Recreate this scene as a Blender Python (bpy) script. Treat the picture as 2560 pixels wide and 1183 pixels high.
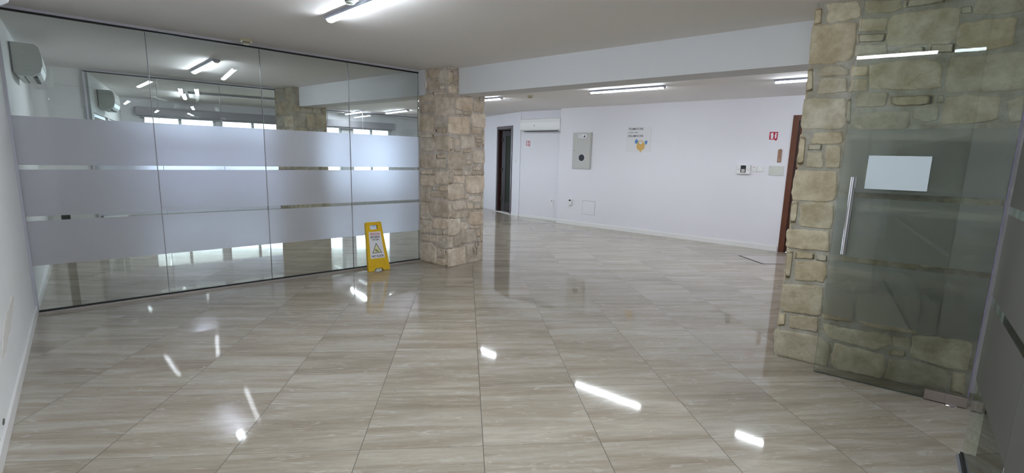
import bpy, bmesh, math, random
from mathutils import Vector, Matrix, noise
SC = bpy.context.scene
for o in list(bpy.data.objects):
    bpy.data.objects.remove(o, do_unlink=True)
COL = SC.collection
rad = math.radians
H = 2.49                       # ceiling height

EXPOSURE = 2.33
SKY = 2.4
LED = 22.0
FLOOR_ROUGH = 0.045; FLOOR_SPEC = 0.55
TILE_D = (.285, .243, .190); TILE_M = (.345, .302, .245); TILE_L = (.40, .362, .305); TILE_P = (.465, .43, .372)

# ------------------------------------------------------------------ camera
cam_data = bpy.data.cameras.new('camera'); cam = bpy.data.objects.new('camera', cam_data); COL.objects.link(cam)
F_PX, PITCH, ROLL, YAW = 1190.33, 0.1652, 0.0258, 0.0993
cy, sy = math.cos(YAW), math.sin(YAW)
fw = Vector((sy*math.cos(PITCH), cy*math.cos(PITCH), -math.sin(PITCH)))
r0 = Vector((cy, -sy, 0)); u0 = r0.cross(fw)
rt = r0*math.cos(ROLL) + u0*math.sin(ROLL); up = -r0*math.sin(ROLL) + u0*math.cos(ROLL)
M = Matrix((rt, up, -fw)).transposed().to_4x4(); M.translation = Vector((-0.0992, -2.1733, 1.4268))
cam.matrix_world = M
cam_data.sensor_fit = 'HORIZONTAL'; cam_data.sensor_width = 36.0; cam_data.lens = F_PX/2560*36
cam_data.clip_start = 0.02; cam_data.clip_end = 200
SC.camera = cam

# ------------------------------------------------------------------ view, world
SC.view_settings.view_transform = 'Standard'; SC.view_settings.look = 'None'
SC.view_settings.gamma = 1; SC.view_settings.use_curve_mapping = False
SC.view_settings.exposure = EXPOSURE
w = bpy.data.worlds.new('World'); SC.world = w; w.use_nodes = True
bg = w.node_tree.nodes['Background']; bg.inputs[0].default_value = (0.68, 0.82, 1.0, 1); bg.inputs[1].default_value = SKY
SC.cycles.use_denoising = True
SC.cycles.adaptive_threshold = 0.02
SC.cycles.max_bounces = 12; SC.cycles.diffuse_bounces = 5; SC.cycles.glossy_bounces = 4
SC.cycles.transmission_bounces = 8; SC.cycles.transparent_max_bounces = 24
SC.cycles.sample_clamp_indirect = 6.0
SC.cycles.caustics_reflective = False; SC.cycles.caustics_refractive = True
# ------------------------------------------------------------------ materials
def mat(name, color, rough=0.6, metal=0.0, spec=0.5, emit=None, estr=0, bump=0, bscale=40, coat=0, var=0, vscale=3):
    m = bpy.data.materials.new(name); m.use_nodes = True
    nt = m.node_tree; p = nt.nodes['Principled BSDF']
    p.inputs['Base Color'].default_value = (*color, 1); p.inputs['Roughness'].default_value = rough
    p.inputs['Metallic'].default_value = metal; p.inputs['Specular IOR Level'].default_value = spec
    p.inputs['Coat Weight'].default_value = coat
    if emit:
        p.inputs['Emission Color'].default_value = (*emit, 1); p.inputs['Emission Strength'].default_value = estr
    tc = nt.nodes.new('ShaderNodeTexCoord')
    if bump:
        n = nt.nodes.new('ShaderNodeTexNoise'); n.inputs['Scale'].default_value = bscale; n.inputs['Detail'].default_value = 6
        nt.links.new(tc.outputs['Object'], n.inputs['Vector'])
        b = nt.nodes.new('ShaderNodeBump'); b.inputs['Strength'].default_value = bump; b.inputs['Distance'].default_value = 0.01
        nt.links.new(n.outputs['Fac'], b.inputs['Height']); nt.links.new(b.outputs['Normal'], p.inputs['Normal'])
    if var:
        n = nt.nodes.new('ShaderNodeTexNoise'); n.inputs['Scale'].default_value = vscale; n.inputs['Detail'].default_value = 4
        nt.links.new(tc.outputs['Object'], n.inputs['Vector'])
        mx = nt.nodes.new('ShaderNodeMix'); mx.data_type = 'RGBA'
        mx.inputs[6].default_value = (*color, 1); mx.inputs[7].default_value = (*[c*(1-var) for c in color], 1)
        nt.links.new(n.outputs['Fac'], mx.inputs[0]); nt.links.new(mx.outputs[2], p.inputs['Base Color'])
    return m

def glass_mat(name, tint, refl=1.0):
    # thin architectural pane: clear straight-through transmission plus mirror reflection by Fresnel
    m = bpy.data.materials.new(name); m.use_nodes = True; nt = m.node_tree; nt.nodes.clear()
    out = nt.nodes.new('ShaderNodeOutputMaterial'); mx = nt.nodes.new('ShaderNodeMixShader')
    tr = nt.nodes.new('ShaderNodeBsdfTransparent'); tr.inputs[0].default_value = (*tint, 1)
    gl = nt.nodes.new('ShaderNodeBsdfGlossy'); gl.inputs['Roughness'].default_value = 0.0; gl.inputs[0].default_value = (.95, 1, .98, 1)
    fr = nt.nodes.new('ShaderNodeFresnel'); fr.inputs[0].default_value = 1.52
    ml = nt.nodes.new('ShaderNodeMath'); ml.operation = 'MULTIPLY'; ml.inputs[1].default_value = refl; ml.use_clamp = True
    nt.links.new(fr.outputs[0], ml.inputs[0]); nt.links.new(ml.outputs[0], mx.inputs[0])
    nt.links.new(tr.outputs[0], mx.inputs[1]); nt.links.new(gl.outputs[0], mx.inputs[2]); nt.links.new(mx.outputs[0], out.inputs[0])
    return m

def frost_mat(name, color, see=0.5, dcol=(.6, .62, .62), rough=0.55, dmix=0.25, refl=0.04):
    # sandblast-effect film: blurred transmission (rough refraction), some scattered light, faint sheen
    m = bpy.data.materials.new(name); m.use_nodes = True; nt = m.node_tree; nt.nodes.clear()
    out = nt.nodes.new('ShaderNodeOutputMaterial')
    rf = nt.nodes.new('ShaderNodeBsdfRefraction'); rf.inputs['Color'].default_value = (*color, 1); rf.inputs['Roughness'].default_value = rough; rf.inputs['IOR'].default_value = 1.12
    tl = nt.nodes.new('ShaderNodeBsdfTranslucent'); tl.inputs[0].default_value = (*color, 1)
    df = nt.nodes.new('ShaderNodeBsdfDiffuse'); df.inputs[0].default_value = (*dcol, 1)
    a = nt.nodes.new('ShaderNodeMixShader'); a.inputs[0].default_value = 1-see
    nt.links.new(rf.outputs[0], a.inputs[1]); nt.links.new(tl.outputs[0], a.inputs[2])
    b = nt.nodes.new('ShaderNodeMixShader'); b.inputs[0].default_value = dmix
    nt.links.new(a.outputs[0], b.inputs[1]); nt.links.new(df.outputs[0], b.inputs[2])
    gl = nt.nodes.new('ShaderNodeBsdfGlossy'); gl.inputs['Roughness'].default_value = 0.02
    c = nt.nodes.new('ShaderNodeMixShader'); c.inputs[0].default_value = refl
    nt.links.new(b.outputs[0], c.inputs[1]); nt.links.new(gl.outputs[0], c.inputs[2]); nt.links.new(c.outputs[0], out.inputs[0])
    return m

def floor_material():
    m = bpy.data.materials.new('travertine_tiles'); m.use_nodes = True; nt = m.node_tree; N = nt.nodes; L = nt.links
    p = N['Principled BSDF']
    tc = N.new('ShaderNodeTexCoord'); sep = N.new('ShaderNodeSeparateXYZ'); L.new(tc.outputs['Object'], sep.inputs[0])
    def math_(op, a, b=None, c=None):
        n = N.new('ShaderNodeMath'); n.operation = op
        for i, v in enumerate((a, b, c)):
            if v is None: continue
            if isinstance(v, (int, float)): n.inputs[i].default_value = v
            else: L.new(v, n.inputs[i])
        return n.outputs[0]
    T = 0.6
    ux = math_('DIVIDE', sep.outputs[0], T); uy = math_('DIVIDE', sep.outputs[1], T)
    ix = math_('FLOOR', ux); iy = math_('FLOOR', uy)
    fx = math_('SUBTRACT', ux, ix); fy = math_('SUBTRACT', uy, iy)
    ex = math_('MINIMUM', fx, math_('SUBTRACT', 1.0, fx)); ey = math_('MINIMUM', fy, math_('SUBTRACT', 1.0, fy))
    e1 = math_('LESS_THAN', ex, 0.0031); e2 = math_('LESS_THAN', ey, 0.0018)
    grout = math_('MAXIMUM', e1, e2)
    cmb = N.new('ShaderNodeCombineXYZ'); L.new(ix, cmb.inputs[0]); L.new(iy, cmb.inputs[1])
    wn = N.new('ShaderNodeTexWhiteNoise'); wn.noise_dimensions = '2D'; L.new(cmb.outputs[0], wn.inputs[0])
    sc_ = N.new('ShaderNodeVectorMath'); sc_.operation = 'MULTIPLY_ADD'; L.new(wn.outputs['Color'], sc_.inputs[0]); sc_.inputs[1].default_value = (17, 13, 9); L.new(tc.outputs['Object'], sc_.inputs[2])
    def nz(scale3, scale, detail, rough=0.6, dist=0):
        mp = N.new('ShaderNodeVectorMath'); mp.operation = 'MULTIPLY'; L.new(sc_.outputs[0], mp.inputs[0]); mp.inputs[1].default_value = scale3
        n = N.new('ShaderNodeTexNoise'); n.inputs['Scale'].default_value = scale; n.inputs['Detail'].default_value = detail
        n.inputs['Roughness'].default_value = rough; n.inputs['Distortion'].default_value = dist
        L.new(mp.outputs[0], n.inputs['Vector']); return n.outputs['Fac']
    def ramp(src, stops):
        r = N.new('ShaderNodeValToRGB'); cr = r.color_ramp
        while len(cr.elements) < len(stops): cr.elements.new(0.5)
        for el, (pos, c) in zip(cr.elements, stops): el.position = pos; el.color = (*c, 1)
        L.new(src, r.inputs[0]); return r.outputs[0]
    def mix(fac, a, b, mode='MIX'):
        n = N.new('ShaderNodeMix'); n.data_type = 'RGBA'; n.blend_type = mode
        if isinstance(fac, (int, float)): n.inputs[0].default_value = fac
        else: L.new(fac, n.inputs[0])
        for i, v in ((6, a), (7, b)):
            if isinstance(v, tuple): n.inputs[i].default_value = (*v, 1)
            else: L.new(v, n.inputs[i])
        return n.outputs[2]
    bands = nz((0.6, 6, 1), 1.3, 5, 0.6, 0.6)
    base = ramp(bands, [(0.30, TILE_D), (0.45, TILE_M), (0.56, TILE_L), (0.72, TILE_P)])
    fine = nz((2.2, 20, 1), 2.2, 7, 0.7, 0.9)
    base = mix(0.36, base, ramp(fine, [(0.32, (.62, .57, .50)), (0.5, (.95, .93, .9)), (0.68, (1.2, 1.2, 1.18))]), 'MULTIPLY')
    cloud = nz((2.0, 7.5, 1), 2.2, 7, 0.72, 1.6)
    spots = ramp(cloud, [(0.56, (0, 0, 0)), (0.66, (1, 1, 1))])
    base = mix(math_('MULTIPLY', spots, 0.5), base, (0.56, 0.53, 0.475))
    streak = nz((2.2, 55, 1), 2.4, 3, 0.6, 0.4)
    base = mix(math_('MULTIPLY', ramp(streak, [(0.66, (0, 0, 0)), (0.70, (1, 1, 1))]), 0.5), base, (0.62, 0.58, 0.52))
    pits = nz((9, 34, 1), 3.0, 3, 0.6, 0.3)
    base = mix(math_('MULTIPLY', ramp(pits, [(0.70, (0, 0, 0)), (0.725, (1, 1, 1))]), 0.6), base, (0.12, 0.09, 0.07))
    tv = ramp(wn.outputs['Value'], [(0, (.94, .935, .93)), (1, (1.04, 1.03, 1.02))])
    base = mix(1.0, base, tv, 'MULTIPLY')
    col = mix(grout, base, (0.085, 0.07, 0.055))
    L.new(col, p.inputs['Base Color'])
    p.inputs['Roughness'].default_value = FLOOR_ROUGH; p.inputs['IOR'].default_value = 1.55
    p.inputs['Specular IOR Level'].default_value = FLOOR_SPEC
    rr = math_('MULTIPLY_ADD', grout, 0.5, FLOOR_ROUGH); L.new(rr, p.inputs['Roughness'])
    # very slight polish waves
    wv = nz((1.2, 3.2, 1), 2.0, 3, 0.5)
    hgt = math_('SUBTRACT', math_('MULTIPLY', wv, 0.35), math_('MULTIPLY', grout, 0.8))
    b = N.new('ShaderNodeBump'); b.inputs['Strength'].default_value = 0.08; b.inputs['Distance'].default_value = 0.004
    L.new(hgt, b.inputs['Height']); L.new(b.outputs['Normal'], p.inputs['Normal'])
    return m

def stone_material(name, tint=(1, 1, 1)):
    m = bpy.data.materials.new(name); m.use_nodes = True; nt = m.node_tree; N = nt.nodes; L = nt.links
    p = N['Principled BSDF']; p.inputs['Roughness'].default_value = 0.85; p.inputs['Specular IOR Level'].default_value = 0.25
    at = N.new('ShaderNodeVertexColor'); at.layer_name = 'own'
    tc = N.new('ShaderNodeTexCoord')
    n = N.new('ShaderNodeTexNoise'); n.inputs['Scale'].default_value = 9; n.inputs['Detail'].default_value = 8; n.inputs['Roughness'].default_value = 0.65
    L.new(tc.outputs['Object'], n.inputs['Vector'])
    r = N.new('ShaderNodeValToRGB'); r.color_ramp.elements[0].position = 0.36; r.color_ramp.elements[0].color = (.74, .69, .60, 1)
    r.color_ramp.elements[1].position = 0.66; r.color_ramp.elements[1].color = (1.12, 1.13, 1.12, 1); L.new(n.outputs['Fac'], r.inputs[0])
    mx = N.new('ShaderNodeMix'); mx.data_type = 'RGBA'; mx.blend_type = 'MULTIPLY'; mx.inputs[0].default_value = 1
    L.new(at.outputs['Color'], mx.inputs[6]); L.new(r.outputs[0], mx.inputs[7])
    m2 = N.new('ShaderNodeMix'); m2.data_type = 'RGBA'; m2.blend_type = 'MULTIPLY'; m2.inputs[0].default_value = 1
    L.new(mx.outputs[2], m2.inputs[6]); m2.inputs[7].default_value = (*tint, 1)
    nf = N.new('ShaderNodeTexNoise'); nf.inputs['Scale'].default_value = 17; nf.inputs['Detail'].default_value = 9; nf.inputs['Roughness'].default_value = 0.75
    L.new(tc.outputs['Object'], nf.inputs['Vector'])
    rf = N.new('ShaderNodeValToRGB'); rf.color_ramp.elements[0].position = 0.58; rf.color_ramp.elements[0].color = (0, 0, 0, 1)
    rf.color_ramp.elements[1].position = 0.68; rf.color_ramp.elements[1].color = (.5, .5, .5, 1); L.new(nf.outputs['Fac'], rf.inputs[0])
    m3 = N.new('ShaderNodeMix'); m3.data_type = 'RGBA'; L.new(rf.outputs[0], m3.inputs[0]); L.new(m2.outputs[2], m3.inputs[6]); m3.inputs[7].default_value = (.80, .76, .68, 1)
    L.new(m3.outputs[2], p.inputs['Base Color'])
    n2 = N.new('ShaderNodeTexNoise'); n2.inputs['Scale'].default_value = 32; n2.inputs['Detail'].default_value = 10; n2.inputs['Roughness'].default_value = 0.75
    L.new(tc.outputs['Object'], n2.inputs['Vector'])
    b = N.new('ShaderNodeBump'); b.inputs['Strength'].default_value = 0.8; b.inputs['Distance'].default_value = 0.014
    L.new(n2.outputs['Fac'], b.inputs['Height']); L.new(b.outputs['Normal'], p.inputs['Normal'])
    return m

# ------------------------------------------------------------------ builders
class MB:
    def __init__(s): s.bm = bmesh.new(); s.mats = []
    def box(s, x0, x1, y0, y1, z0, z1, bevel=0):
        vs = [s.bm.verts.new((x, y, z)) for x in (x0, x1) for y in (y0, y1) for z in (z0, z1)]
        for f in ((0, 1, 3, 2), (4, 6, 7, 5), (0, 4, 5, 1), (2, 3, 7, 6), (0, 2, 6, 4), (1, 5, 7, 3)):
            s.bm.faces.new([vs[i] for i in f])
        if bevel:
            es = set(e for v in vs for e in v.link_edges)
            bmesh.ops.bevel(s.bm, geom=list(es), offset=bevel, segments=2, affect='EDGES', profile=0.6)
        return s
    def prism(s, pts, axis, a, b):
        # pts in the two other axes (in xyz order), swept from a to b along the axis
        def mk(p, t):
            if axis == 'x': return (t, p[0], p[1])
            if axis == 'y': return (p[0], t, p[1])
            return (p[0], p[1], t)
        A = [s.bm.verts.new(mk(p, a)) for p in pts]; B = [s.bm.verts.new(mk(p, b)) for p in pts]
        n = len(pts)
        for i in range(n): s.bm.faces.new((A[i], A[(i+1) % n], B[(i+1) % n], B[i]))
        s.bm.faces.new(A[::-1]); s.bm.faces.new(B); return s
    def tube(s, p0, p1, r, n=16, r1=None):
        p0, p1 = Vector(p0), Vector(p1); d = (p1-p0).normalized(); a = d.orthogonal().normalized(); b = d.cross(a)
        r1 = r if r1 is None else r1
        A = [s.bm.verts.new(p0+(a*math.cos(t)+b*math.sin(t))*r) for t in [2*math.pi*i/n for i in range(n)]]
        B = [s.bm.verts.new(p1+(a*math.cos(t)+b*math.sin(t))*r1) for t in [2*math.pi*i/n for i in range(n)]]
        for i in range(n): s.bm.faces.new((A[i], A[(i+1) % n], B[(i+1) % n], B[i]))
        s.bm.faces.new(A[::-1]); s.bm.faces.new(B); return s
    def lathe(s, prof, n=28, org=(0, 0, 0), axis='z'):
        rings = []
        for r, h in prof:
            ring = []
            for i in range(n):
                t = 2*math.pi*i/n; q = (r*math.cos(t), r*math.sin(t), h) if axis == 'z' else (r*math.cos(t), h, r*math.sin(t))
                ring.append(s.bm.verts.new((q[0]+org[0], q[1]+org[1], q[2]+org[2])))
            rings.append(ring)
        for A, B in zip(rings, rings[1:]):
            for i in range(n): s.bm.faces.new((A[i], A[(i+1) % n], B[(i+1) % n], B[i]))
        s.bm.faces.new(rings[0]); s.bm.faces.new(rings[-1][::-1]); return s
    def build(s, name, material, parent=None, smooth=False):
        bmesh.ops.recalc_face_normals(s.bm, faces=s.bm.faces[:])
        me = bpy.data.meshes.new(name); s.bm.to_mesh(me); s.bm.free()
        if smooth:
            for f in me.polygons: f.use_smooth = True
            me.set_sharp_from_angle(angle=rad(38))
        me.materials.append(material)
        o = bpy.data.objects.new(name, me); COL.objects.link(o)
        if parent: o.parent = parent
        return o

def place(o, x, y, z=0, rz=0):
    o.location = (x, y, z); o.rotation_euler = (0, 0, rad(rz)); return o
def tag(o, label=None, cat=None, group=None, kind=None):
    if label: o['label'] = label
    if cat: o['category'] = cat
    if group: o['group'] = group
    if kind: o['kind'] = kind
    return o
def thing(name, label, cat, x, y, z=0, rz=0, group=None):
    o = bpy.data.objects.new(name, None); COL.objects.link(o); o.empty_display_size = 0.1
    place(o, x, y, z, rz); return tag(o, label, cat, group)
def box(name, material, parent, *a, bevel=0, smooth=False):
    return MB().box(*a, bevel=bevel).build(name, material, parent, smooth)
def dup(o, parent=None):
    c = o.copy(); COL.objects.link(c); c.parent = parent
    for ch in list(o.children): dup(ch, c)
    return c
def shape(name, loops, thick, material, parent, y=0.0, bevel=0.0):
    """flat plate with holes from 2-D loops (x, z), standing upright, front face at local y"""
    cu = bpy.data.curves.new(name, 'CURVE'); cu.dimensions = '2D'; cu.fill_mode = 'BOTH'; cu.extrude = thick/2; cu.bevel_depth = bevel
    for lp in loops:
        sp = cu.splines.new('POLY'); sp.points.add(len(lp)-1); sp.use_cyclic_u = True
        for p, q in zip(sp.points, lp): p.co = (q[0], q[1], 0, 1)
    t = bpy.data.objects.new(name, cu); COL.objects.link(t)
    me = bpy.data.meshes.new_from_object(t.evaluated_get(bpy.context.evaluated_depsgraph_get()))
    bpy.data.objects.remove(t); me.materials.clear(); me.materials.append(material)
    me.transform(Matrix.Translation((0, y+thick/2, 0)) @ Matrix.Rotation(rad(90), 4, 'X'))
    o = bpy.data.objects.new(name, me); COL.objects.link(o); o.parent = parent; return o
def text(body, size, x, z, y, material, parent, name='lettering', width=None, shear=0, bold=0.0, align='LEFT'):
    cu = bpy.data.curves.new(name, 'FONT'); cu.body = body; cu.size = size; cu.extrude = 0.0004; cu.shear = shear; cu.offset = bold; cu.align_x = align
    t = bpy.data.objects.new(name, cu); COL.objects.link(t)
    me = bpy.data.meshes.new_from_object(t.evaluated_get(bpy.context.evaluated_depsgraph_get()))
    bpy.data.objects.remove(t); me.materials.clear(); me.materials.append(material)
    xs = [v.co.x for v in me.vertices]; sx = 1
    if width and xs: sx = width/(max(xs)-min(xs))
    me.transform(Matrix.Translation((x, y, z)) @ Matrix.Rotation(rad(90), 4, 'X') @ Matrix.Scale(sx, 4, (1, 0, 0)))
    o = bpy.data.objects.new(name, me); COL.objects.link(o); o.parent = parent; return o
def rrect(x0, x1, z0, z1, r, n=5):
    P = []
    for cx, cz, a0 in ((x1-r, z1-r, 0), (x0+r, z1-r, 90), (x0+r, z0+r, 180), (x1-r, z0+r, 270)):
        for i in range(n+1):
            a = rad(a0+90*i/n); P.append((cx+r*math.cos(a), cz+r*math.sin(a)))
    return P

# stone outlines, metres along each face and above the floor
WALL_STONES=[[(-0.018,2.46),(0.026,2.46),(0.03,2.36),(-0.016,2.353)],
[(0.042,2.48),(0.137,2.48),(0.224,2.477),(0.242,2.375),(0.205,2.367),(0.061,2.364),(0.065,2.429)],
[(-0.015,2.344),(0.108,2.348),(0.23,2.339),(0.231,2.145),(0.208,2.109),(0.102,2.102),(-0.008,2.103)],
[(-0.017,2.075),(0.015,2.077),(0.032,1.924),(-0.01,1.916)],
[(0.062,2.069),(0.104,2.089),(0.172,2.083),(0.22,2.05),(0.224,2.015),(0.06,2.019)],
[(0.069,2.009),(0.21,2),(0.226,1.908),(0.061,1.907)],
[(-0.019,1.873),(0.225,1.869),(0.238,1.684),(0.209,1.669),(-0.01,1.678)],
[(0.074,1.645),(0.228,1.651),(0.239,1.584),(0.197,1.568),(0.058,1.572)],
[(-0.023,1.628),(0.024,1.622),(0.03,1.423),(-0.019,1.417)],
[(0.041,1.567),(0.125,1.567),(0.123,1.529),(0.043,1.528)],
[(0.045,1.511),(0.134,1.515),(0.147,1.416),(0.05,1.409)],
[(0.15,1.557),(0.232,1.56),(0.24,1.411),(0.159,1.413)],
[(-0.009,1.379),(0.23,1.384),(0.24,1.195),(0.207,1.178),(-0.012,1.177)],
[(-0.021,1.162),(0.027,1.161),(0.028,1.012),(-0.017,1.008)],
[(0.046,1.155),(0.237,1.169),(0.24,0.988),(0.051,0.997)],
[(0.299,1.226),(0.436,1.242),(0.445,1.121),(0.302,1.109)],
[(0.458,1.237),(0.774,1.232),(0.78,1.15),(0.471,1.13)],
[(0.801,1.247),(1.036,1.251),(1.043,1.075),(0.834,1.065)],
[(0.361,1.086),(0.476,1.09),(0.481,1.002),(0.367,0.99)],
[(0.496,1.105),(0.8,1.107),(0.818,0.896),(0.517,0.883)],
[(0.319,0.957),(0.48,0.968),(0.479,0.794),(0.328,0.78)],
[(0.83,1.026),(1.029,1.048),(1.036,0.937),(0.84,0.911)],
[(0.252,1.638),(0.384,1.631),(0.397,1.48),(0.265,1.477)],
[(0.401,1.624),(0.712,1.629),(0.718,1.512),(0.406,1.493)],
[(0.746,1.66),(1.014,1.657),(1.021,1.482),(0.764,1.488)],
[(0.262,1.45),(0.356,1.452),(0.368,1.265),(0.273,1.259)],
[(0.377,1.466),(0.723,1.475),(0.739,1.281),(0.389,1.273)],
[(0.755,1.451),(1.017,1.453),(1.022,1.292),(0.773,1.276)],
[(0.268,2.466),(0.437,2.45),(0.449,2.401),(0.416,2.382),(0.276,2.395),(0.255,2.441)],
[(0.458,2.444),(0.661,2.446),(0.661,2.406),(0.459,2.398)],
[(0.724,2.363),(0.773,2.37),(0.783,2.327),(0.73,2.328)],
[(0.792,2.392),(0.838,2.429),(0.981,2.423),(0.997,2.314),(0.872,2.307),(0.784,2.324)],
[(0.243,2.362),(0.387,2.352),(0.384,2.278),(0.247,2.288)],
[(0.238,2.27),(0.396,2.261),(0.39,2.21),(0.244,2.219)],
[(0.413,2.365),(0.72,2.372),(0.726,2.192),(0.692,2.17),(0.405,2.184),(0.398,2.324)],
[(0.738,2.271),(0.833,2.281),(0.972,2.28),(0.973,2.127),(0.847,2.117),(0.789,2.123),(0.73,2.163),(0.72,2.239)],
[(0.237,2.205),(0.399,2.197),(0.409,2.135),(0.244,2.129)],
[(0.46,2.155),(0.517,2.167),(0.596,2.159),(0.596,2.121),(0.462,2.134)],
[(0.609,2.167),(0.73,2.163),(0.732,2.113),(0.615,2.12)],
[(0.331,2.067),(0.478,2.086),(0.615,2.084),(0.681,2.045),(0.699,1.914),(0.55,1.91),(0.354,1.92)],
[(0.234,2.075),(0.326,2.071),(0.327,2.004),(0.238,2.01)],
[(0.244,1.991),(0.331,1.985),(0.34,1.909),(0.236,1.911)],
[(0.722,2.083),(0.894,2.087),(1.028,2.095),(1.058,1.883),(0.906,1.879),(0.722,1.879),(0.716,2.031)],
[(0.293,1.898),(0.441,1.897),(0.441,1.813),(0.282,1.808)],
[(0.454,1.871),(0.671,1.87),(0.674,1.813),(0.503,1.807),(0.455,1.821)],
[(0.689,1.867),(0.717,1.865),(0.721,1.82),(0.689,1.824)],
[(0.735,1.852),(0.838,1.86),(0.967,1.84),(0.972,1.716),(0.86,1.7),(0.727,1.694)],
[(0.281,1.769),(0.567,1.776),(0.569,1.68),(0.541,1.662),(0.298,1.664),(0.279,1.717)],
[(0.585,1.792),(0.699,1.8),(0.705,1.721),(0.65,1.704),(0.587,1.736)],
[(1,1.818),(1.045,1.85),(1.054,1.702),(1.008,1.698)],
[(0.233,1.862),(0.253,1.868),(0.266,1.704),(0.246,1.697)],
[(-0.02,0.961),(0.229,0.975),(0.241,0.834),(-0.011,0.831)],
[(-0.008,0.809),(0.034,0.814),(0.034,0.602),(0.003,0.594)],
[(0.046,0.813),(0.168,0.81),(0.168,0.765),(0.046,0.756)],
[(0.176,0.806),(0.238,0.809),(0.244,0.761),(0.178,0.762)],
[(0.061,0.74),(0.239,0.753),(0.246,0.615),(0.063,0.599)],
[(-0.004,0.552),(0.238,0.579),(0.249,0.365),(0.004,0.355)],
[(-0.007,0.33),(0.036,0.338),(0.038,0.244),(-0.004,0.235)],
[(0.066,0.329),(0.235,0.349),(0.241,0.243),(0.069,0.235)],
[(-0.011,0.201),(0.25,0.212),(0.328,0.172),(0.329,0.111),(0.329,0.003),(0.217,0.004),(0.006,0.012)],
[(0.272,0.312),(0.367,0.303),(0.655,0.313),(0.658,0.247),(0.577,0.19),(0.438,0.207),(0.317,0.216)],
[(0.357,0.183),(0.624,0.165),(0.65,0.092),(0.636,0),(0.379,0),(0.349,0.04)],
[(0.663,0.31),(0.756,0.313),(0.757,0.236),(0.671,0.243)],
[(0.666,0.224),(0.746,0.222),(0.743,0.182),(0.655,0.178)],
[(0.768,0.34),(0.903,0.355),(1.023,0.357),(1.034,0.17),(0.927,0.168),(0.771,0.196)],
[(0.669,0.155),(0.816,0.166),(0.959,0.149),(0.966,0.025),(0.866,0.016),(0.661,0)],
[(0.985,0.143),(1.025,0.154),(1.036,0.012),(0.992,0.012)],
[(0.443,0.554),(0.772,0.588),(0.777,0.353),(0.535,0.348),(0.464,0.376)],
[(0.259,0.734),(0.512,0.723),(0.511,0.595),(0.302,0.565)],
[(0.528,0.732),(0.708,0.733),(0.717,0.619),(0.536,0.621)],
[(0.736,0.751),(0.977,0.77),(0.996,0.63),(0.759,0.613)],
[(0.272,0.508),(0.424,0.522),(0.437,0.363),(0.266,0.348)],
[(0.789,0.577),(0.995,0.604),(1.012,0.408),(0.81,0.375)],
[(0.36,0.871),(0.722,0.897),(0.732,0.784),(0.371,0.773)],
[(0.736,0.906),(0.998,0.914),(0.994,0.812),(0.745,0.8)]]
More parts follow.
